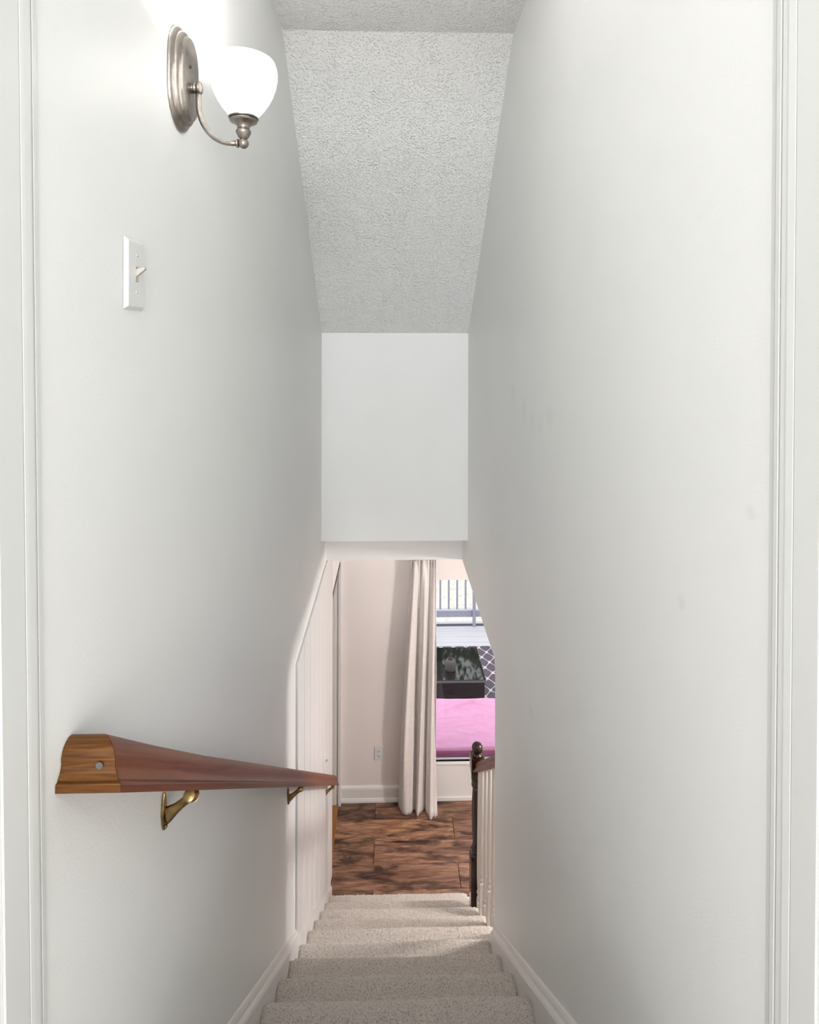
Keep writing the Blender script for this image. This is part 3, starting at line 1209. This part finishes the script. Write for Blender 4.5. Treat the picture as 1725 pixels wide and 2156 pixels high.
def baluster(d):
    n = math.ceil((d - D0) / RUN)
    z0 = UP - RISE * n - .004
    z1 = rz0 - .063 + (3.45 - d) * RISE / RUN + .006
    bl = empty('baluster', (0, d - 3.5, 0))
    bl.parent = ban
    zb = z0 + .20
    box('square_base', -.0165, .0165, -.0165, .0165, z0, zb, 'baluster', bl, bevel=.002)
    bm = bmesh.new()
    H = z1 - zb
    lathe(bm, [(.014, zb), (.011, zb + .006), (.016, zb + .014), (.0165, zb + .020), (.012, zb + .028), (.0115, zb + .034), (.017, zb + .044), (.0175, zb + .052), (.013, zb + .062),
               (.0145, zb + .09), (.0165, zb + .15), (.0160, zb + .25), (.0135, zb + H * .75), (.011, z1)], 18)
    finish(bm, 'turned_spindle', 'baluster', bl, angle=math.radians(50))


for d in (2.68, 2.805, 2.93, 3.055, 3.18, 3.305, 3.40):
    baluster(d)

# ------------------------------------------------------------------ curtain
cur = empty('curtain', (.27, 4.79, 0))
tag(cur, 'off white linen curtain panel gathered at the top and pooling on the floor', 'curtain')
CT = EYE - 1.795
bm = bmesh.new()
NU, NV = 120, 70
grid = []
xl_t, xr_t = .168, .382
xl_b, xr_b = .072, .392
for j in range(NV + 1):
    t = j / NV                    # 0 top .. 1 bottom
    row = []
    for i in range(NU + 1):
        u = i / NU
        xl = xl_t + (xl_b - xl_t) * (t ** 1.15)
        xr = xr_t + (xr_b - xr_t) * min(1, t * 3)
        x = xl + (xr - xl) * u
        amp = .016 + .022 * min(1, t * 2.2)
        us = u + .05 * math.sin(7.3 * u + 2.2 * t) + .03 * math.sin(13 * u + 1.0)
        ph = 2 * math.pi * (3.1 * us + .12 * math.sin(3 * t)) + .6
        fold = math.sin(ph) + .35 * math.sin(2 * ph + 1 + 2 * t) + .2 * math.sin(3.7 * ph + 4 * t)
        pin = math.exp(-t * 14)
        fold2 = math.sin(ph * 2.3 + .5) * .020 * pin
        y = amp * fold * (1 - .5 * pin) + fold2
        x += .010 * math.cos(ph) * min(1, t * 3)
        z = CT * (1 - t)
        # bottom trails towards the room on the right hand side
        drop = .012 + .0 * u
        trail = max(0, (t - .93) / .07)
        y -= trail * trail * (.004 + .10 * u ** 4)
        hem = CT - (CT - .004) * t
        hem += trail * (.012 * math.sin(ph * 1.1 + 1) * (1 - u)) * .6
        z = max(.004, hem)
        z += .006 * math.sin(ph * 2.3) * math.exp(-t * 40)
        row.append(bm.verts.new((x - .27, y, z)))
    grid.append(row)
for a, b in zip(grid, grid[1:]):
    for i in range(NU):
        bm.faces.new((a[i], a[i + 1], b[i + 1], b[i]))
cf = finish(bm, 'fabric', 'curtain', cur, smooth=True)
sm = cf.modifiers.new('thick', 'SOLIDIFY')
sm.thickness = .0025
# rod and clips
bm = bmesh.new()
tube(bm, [(.08 - .27, 0, CT + .034), (2.25 - .27, 0, CT + .034)], .010, 16)
rod = finish(bm, 'rod', 'nickel', cur, smooth=True)
for x in (.12, 1.2, 2.2):
    box('rod_bracket', x - .27 - .008, x - .27 + .008, 0, FAR - 4.79, CT + .028, CT + .040, 'nickel', rod)
for k in range(6):
    u = (k + .5) / 6
    x = xl_t + (xr_t - xl_t) * u - .27
    bm = bmesh.new()
    cpts = [(x, .0135 * math.cos(a), CT + .034 + .0135 * math.sin(a)) for a in [2 * math.pi * i / 16 for i in range(17)]]
    tube(bm, cpts, .0014, 6)
    finish(bm, 'ring', 'nickel', cur, smooth=True)

# ------------------------------------------------------------------ outside: ground, deck, railing
DZ = EYE - 4.0
gnd = box('ground', -40, 45, 4.96, 80, -1.9, -1.6, 'ground')
struct(gnd, 'pale leaf strewn ground beyond the deck railing', 'ground')
deck = box('deck', -1.6, 5.0, 4.945, 8.16, DZ - .16, DZ - .026, 'edge')
struct(deck, 'white board deck outside the window', 'deck')
BW = .1475
dm = bmesh.new()
bbox(dm, 0, 6.6, .004, BW - .004, -.025, 0)
bmesh.ops.bevel(dm, geom=[e for e in dm.edges if all(v.co.z > -.001 for v in e.verts)], offset=.003, segments=1, affect='EDGES')
dme = bpy.data.meshes.new('deck_board')
dm.to_mesh(dme)
dm.free()
dme.materials.append(M['deck'])
k = 0
while 8.16 - BW * (k + 1) > 4.94:
    link('deck_board', dme, None, deck, loc=(-1.6, 8.16 - BW * (k + 1), DZ))
    k += 1
box('edge_board', -1.6, 5.0, 8.165, 8.235, DZ - .16, DZ - .004, 'edge', deck)
box('nosing_board', -1.6, 5.0, 8.237, 8.30, DZ - .16, DZ - .004, 'deck', deck, bevel=.003)

rl = empty('deck_railing', (1.5, 8.2, DZ))
tag(rl, 'blue grey deck railing with thin upright bars outside the window', 'railing')
box('bottom_rail', -3.1, 3.5, -.02, .03, .115, .205, 'railing', rl, bevel=.003)
box('rail_highlight', -3.1, 3.5, -.028, .038, .206, .222, 'deck', rl, bevel=.002)  # white strip stands in for the highlight along the bottom rail's top
box('top_rail', -3.1, 3.5, -.03, .04, .95, 1.0, 'railing', rl, bevel=.003)
bar_x0 = (924.5 - 819) * 8.2 / 1224 - 1.5
bb = bmesh.new()
bbox(bb, -.012, .012, -.008, .016, .222, .95)
bme = bpy.data.meshes.new('bar')
bb.to_mesh(bme)
bb.free()
bme.materials.append(M['railing'])
posts = [-1.62 + .24, 1.18 - 1.5, 3.0 - 1.5 + .3, 3.2]
for i in range(-24, 27):
    x = bar_x0 + .1195 * i
    if x < -3.0 or x > 3.45 or any(abs(x - p) < .035 for p in posts):
        continue
    link('bar', bme, None, rl, loc=(x, 0, 0))
for p in posts:
    box('post', p - .021, p + .021, -.072, -.030, 0.0, 1.0, 'railing', rl, bevel=.003)

# ------------------------------------------------------------------ outside: rug, table, pot, bench, cushion
rug = box('patio_rug', -.3, 2.6, 4.97, 7.60, DZ + .0005, DZ + .009, 'rug')
tag(rug, 'dark grey outdoor rug with white trellis pattern under the coffee table', 'rug')

tb = empty('coffee_table', (.45, 6.5, DZ + .009))
tag(tb, 'low dark coffee table with reflecting glass top on the deck', 'table')
TH = EYE - 3.6 - DZ - .009
box('glass_top', -.57, .57, -.33, .33, TH - .008, TH, 'table_glass', tb, bevel=.002)
bm = bmesh.new()
for b in ((-.575, .575, -.335, -.30), (-.575, .575, .30, .335), (-.575, -.54, -.30, .30), (.54, .575, -.30, .30)):
    bbox(bm, b[0], b[1], b[2], b[3], TH - .030, TH - .009)
finish(bm, 'top_rim', 'rim', tb, bevel=.002)
box('body', -.56, .56, -.322, .322, .03, TH - .031, 'wicker', tb, bevel=.006)
for sx in (-.53, .53):
    for sy in (-.29, .29):
        box('foot', sx - .02, sx + .02, sy - .02, sy + .02, 0, .03, 'rim', tb)

pot = empty('table_fire_pot', (.66, 6.36, EYE - 3.6))
tag(pot, 'small grey stoneware oil lamp pot standing on the glass table', 'pot')
bm = bmesh.new()
lathe(bm, [(.048, 0), (.054, .004), (.060, .02), (.0615, .05), (.059, .08), (.052, .103), (.042, .116), (.036, .120), (.034, .122), (.0002, .122)], 32, cap=False)
bmesh.ops.contextual_create(bm, geom=[e for e in bm.edges if e.is_boundary and e.verts[0].co.z < .001])
finish(bm, 'body', 'pot', pot, smooth=True)
bm = bmesh.new()
lathe(bm, [(.030, .1225), (.031, .127), (.022, .134), (.013, .142), (.009, .150), (.008, .165), (.005, .170), (.0005, .171)], 24)
finish(bm, 'wick_cap', 'pot_dark', pot, smooth=True)

bn = empty('patio_bench', (.38, 5.335, DZ + .009))
tag(bn, 'low dark bench frame under the pink cushion outside the window', 'bench')
SH = .398 - .009 + .03
box('seat_frame', -.66, .66, -.35, .35, SH - .05, SH, 'wicker', bn, bevel=.006)
for sx in (-.62, .62):
    for sy in (-.32, .32):
        box('leg', sx - .025, sx + .025, sy - .025, sy + .025, 0, SH - .0505, 'wicker', bn)

# cushion: subdivided rounded slab with soft wrinkles
CXC, CYC, CZ = .375, 5.325, DZ + .009 + SH + .001
CW, CD, CH = .675, .356, .085
bm = bmesh.new()
nx, ny = 90, 54
def cush(u, v, top):
    x, y = CW * u, CD * v
    k = max(abs(u), 0) ** 26 + max(abs(v), 0) ** 26
    prof_ = max(0.0, 1 - k) ** .5 if k < 1 else 0.0
    h = CH * .5
    z = h + (h * (.55 + .45 * prof_)) * (1 if top else -1)
    if top:
        p = Vector((x * 4, y * 9, 2.3))
        w = noise.noise(p) * .006 + noise.noise(Vector((x * 9 + y * 4, y * 22, 5.1))) * .0035
        for (cx_, cy_, ang, ln, am) in ((.30, .22, .35, .20, .012), (.42, .26, -.3, .16, .010), (.20, .05, .12, .22, .005), (.36, -.05, .1, .25, .004), (.5, .15, .9, .12, .006)):
            dx, dy = x - cx_, y - cy_
            a = dx * math.cos(ang) + dy * math.sin(ang)
            c = -dx * math.sin(ang) + dy * math.cos(ang)
            w += am * math.exp(-(a / ln) ** 2) * math.exp(-(c / .014) ** 2)
        z += 1.9 * w * prof_ + .004 * prof_
    rr_ = 1.0
    return Vector((x, y, z))
T = [[bm.verts.new(cush(-1 + 2 * i / nx, -1 + 2 * j / ny, True)) for i in range(nx + 1)] for j in range(ny + 1)]
B = [[bm.verts.new(cush(-1 + 2 * i / nx, -1 + 2 * j / ny, False)) for i in range(nx + 1)] for j in range(ny + 1)]
for j in range(ny):
    for i in range(nx):
        bm.faces.new((T[j][i], T[j][i + 1], T[j + 1][i + 1], T[j + 1][i]))
        bm.faces.new((B[j][i], B[j + 1][i], B[j + 1][i + 1], B[j][i + 1]))
for i in range(nx):
    bm.faces.new((B[0][i], B[0][i + 1], T[0][i + 1], T[0][i]))
    bm.faces.new((T[ny][i], T[ny][i + 1], B[ny][i + 1], B[ny][i]))
for j in range(ny):
    bm.faces.new((T[j][0], T[j + 1][0], B[j + 1][0], B[j][0]))
    bm.faces.new((B[j][nx], B[j + 1][nx], T[j + 1][nx], T[j][nx]))
cu = finish(bm, 'seat_cushion', 'pink', smooth=True, loc=(CXC, CYC, CZ))
M['pink_dark'] = fabric('cushion_side_pink', (0.58, 0.17, 0.39), 500, 0.2)  # darker pink for the cushion's upright faces
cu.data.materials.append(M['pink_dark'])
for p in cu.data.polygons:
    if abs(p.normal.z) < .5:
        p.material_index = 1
tag(cu, 'wrinkled pink seat cushion just outside the window', 'cushion')


# ------------------------------------------------------------------ trees that the glass table mirrors
def tree(x, y, h, rad, seed, label):
    r = random.Random(seed)
    t = empty('broadleaf_tree', (x, y, -1.6))
    tag(t, label, 'tree')
    bm = bmesh.new()
    tube(bm, [(0, 0, 0), (.05, 0, h * .3), (-.05, .08, h * .6), (.1, 0, h * .9)], [.22, .17, .11, .04], 10)
    for k in range(7):
        a = r.uniform(0, 6.28)
        z0 = h * r.uniform(.35, .7)
        l = rad * r.uniform(.6, .9)
        tube(bm, [(0, 0, z0), (l * .5 * math.cos(a), l * .5 * math.sin(a), z0 + l * .25), (l * math.cos(a), l * math.sin(a), z0 + l * .7)], [.09, .05, .02], 6)
    finish(bm, 'trunk', 'bark', t, smooth=True)
    vs, fs = [], []
    clumps = []
    for k in range(60):
        while True:
            p = Vector((r.uniform(-1, 1), r.uniform(-1, 1), r.uniform(-1, 1)))
            if p.length < 1:
                break
        clumps.append(Vector((p.x * rad, p.y * rad, h * .68 + p.z * h * .36)))
    for k in range(7000):
        c = r.choice(clumps)
        p = c + Vector((r.gauss(0, .33), r.gauss(0, .33), r.gauss(0, .28)))
        s = r.uniform(.06, .13)
        a = Vector((r.gauss(0, 1), r.gauss(0, 1), r.gauss(0, 1))).normalized()
        b = a.orthogonal().normalized()
        i = len(vs)
        vs += [p - a * s, p + b * s * .5, p + a * s, p - b * s * .5]
        fs.append((i, i + 1, i + 2, i + 3))
    me = bpy.data.meshes.new('foliage')
    me.from_pydata([tuple(v) for v in vs], [], fs)
    f = link('foliage', me, 'leaf', t)
    f['kind'] = 'stuff'


tree(1.3, 15.3, 9.7, 3.1, 3, 'leafy green tree beyond the railing, mirrored in the glass tabletop')
tree(9.6, 18.5, 9.0, 2.8, 5, 'second leafy green tree farther right beyond the railing')


# ------------------------------------------------------------------ pendant added as unseen fill light for the lower room (right of the stairs)
fl = empty('fill_pendant', (2.1, 3.0, LC))
tag(fl, 'unseen white globe pendant added to brighten the lower room, hidden by the stair wall', 'pendant lamp')
bm = bmesh.new()
lathe(bm, [(.055, -.0005), (.056, -.012), (.045, -.022), (.012, -.026), (.0001, -.026)], 28, cap=False)
finish(bm, 'canopy', 'nickel', fl, angle=math.radians(40))
bm = bmesh.new()
pr = [(.12 * math.cos(t), -.146 + .12 * math.sin(t)) for t in [(-85 + 10 * i) * math.pi / 180 for i in range(18)]]
lathe(bm, pr, 32)
finish(bm, 'globe', 'fill_diffuser', fl, smooth=True)

# ------------------------------------------------------------------ ceiling lamp added in the hall behind the camera as fill light
hl = empty('fill_ceiling_lamp', (0.0, -0.7, UC))
tag(hl, 'unseen round flush lamp added in the upper hall to light the stairs', 'ceiling lamp')
bm = bmesh.new()
lathe(bm, [(.17, -.0005), (.175, -.012), (.165, -.03), (.15, -.03)], 32)
finish(bm, 'base_ring', 'nickel', hl, angle=math.radians(40))
bm = bmesh.new()
lathe(bm, [(.15, -.031), (.14, -.055), (.11, -.078), (.06, -.092), (.0005, -.096)], 32)
finish(bm, 'fill_diffuser', 'fill_diffuser_hall', hl, smooth=True)
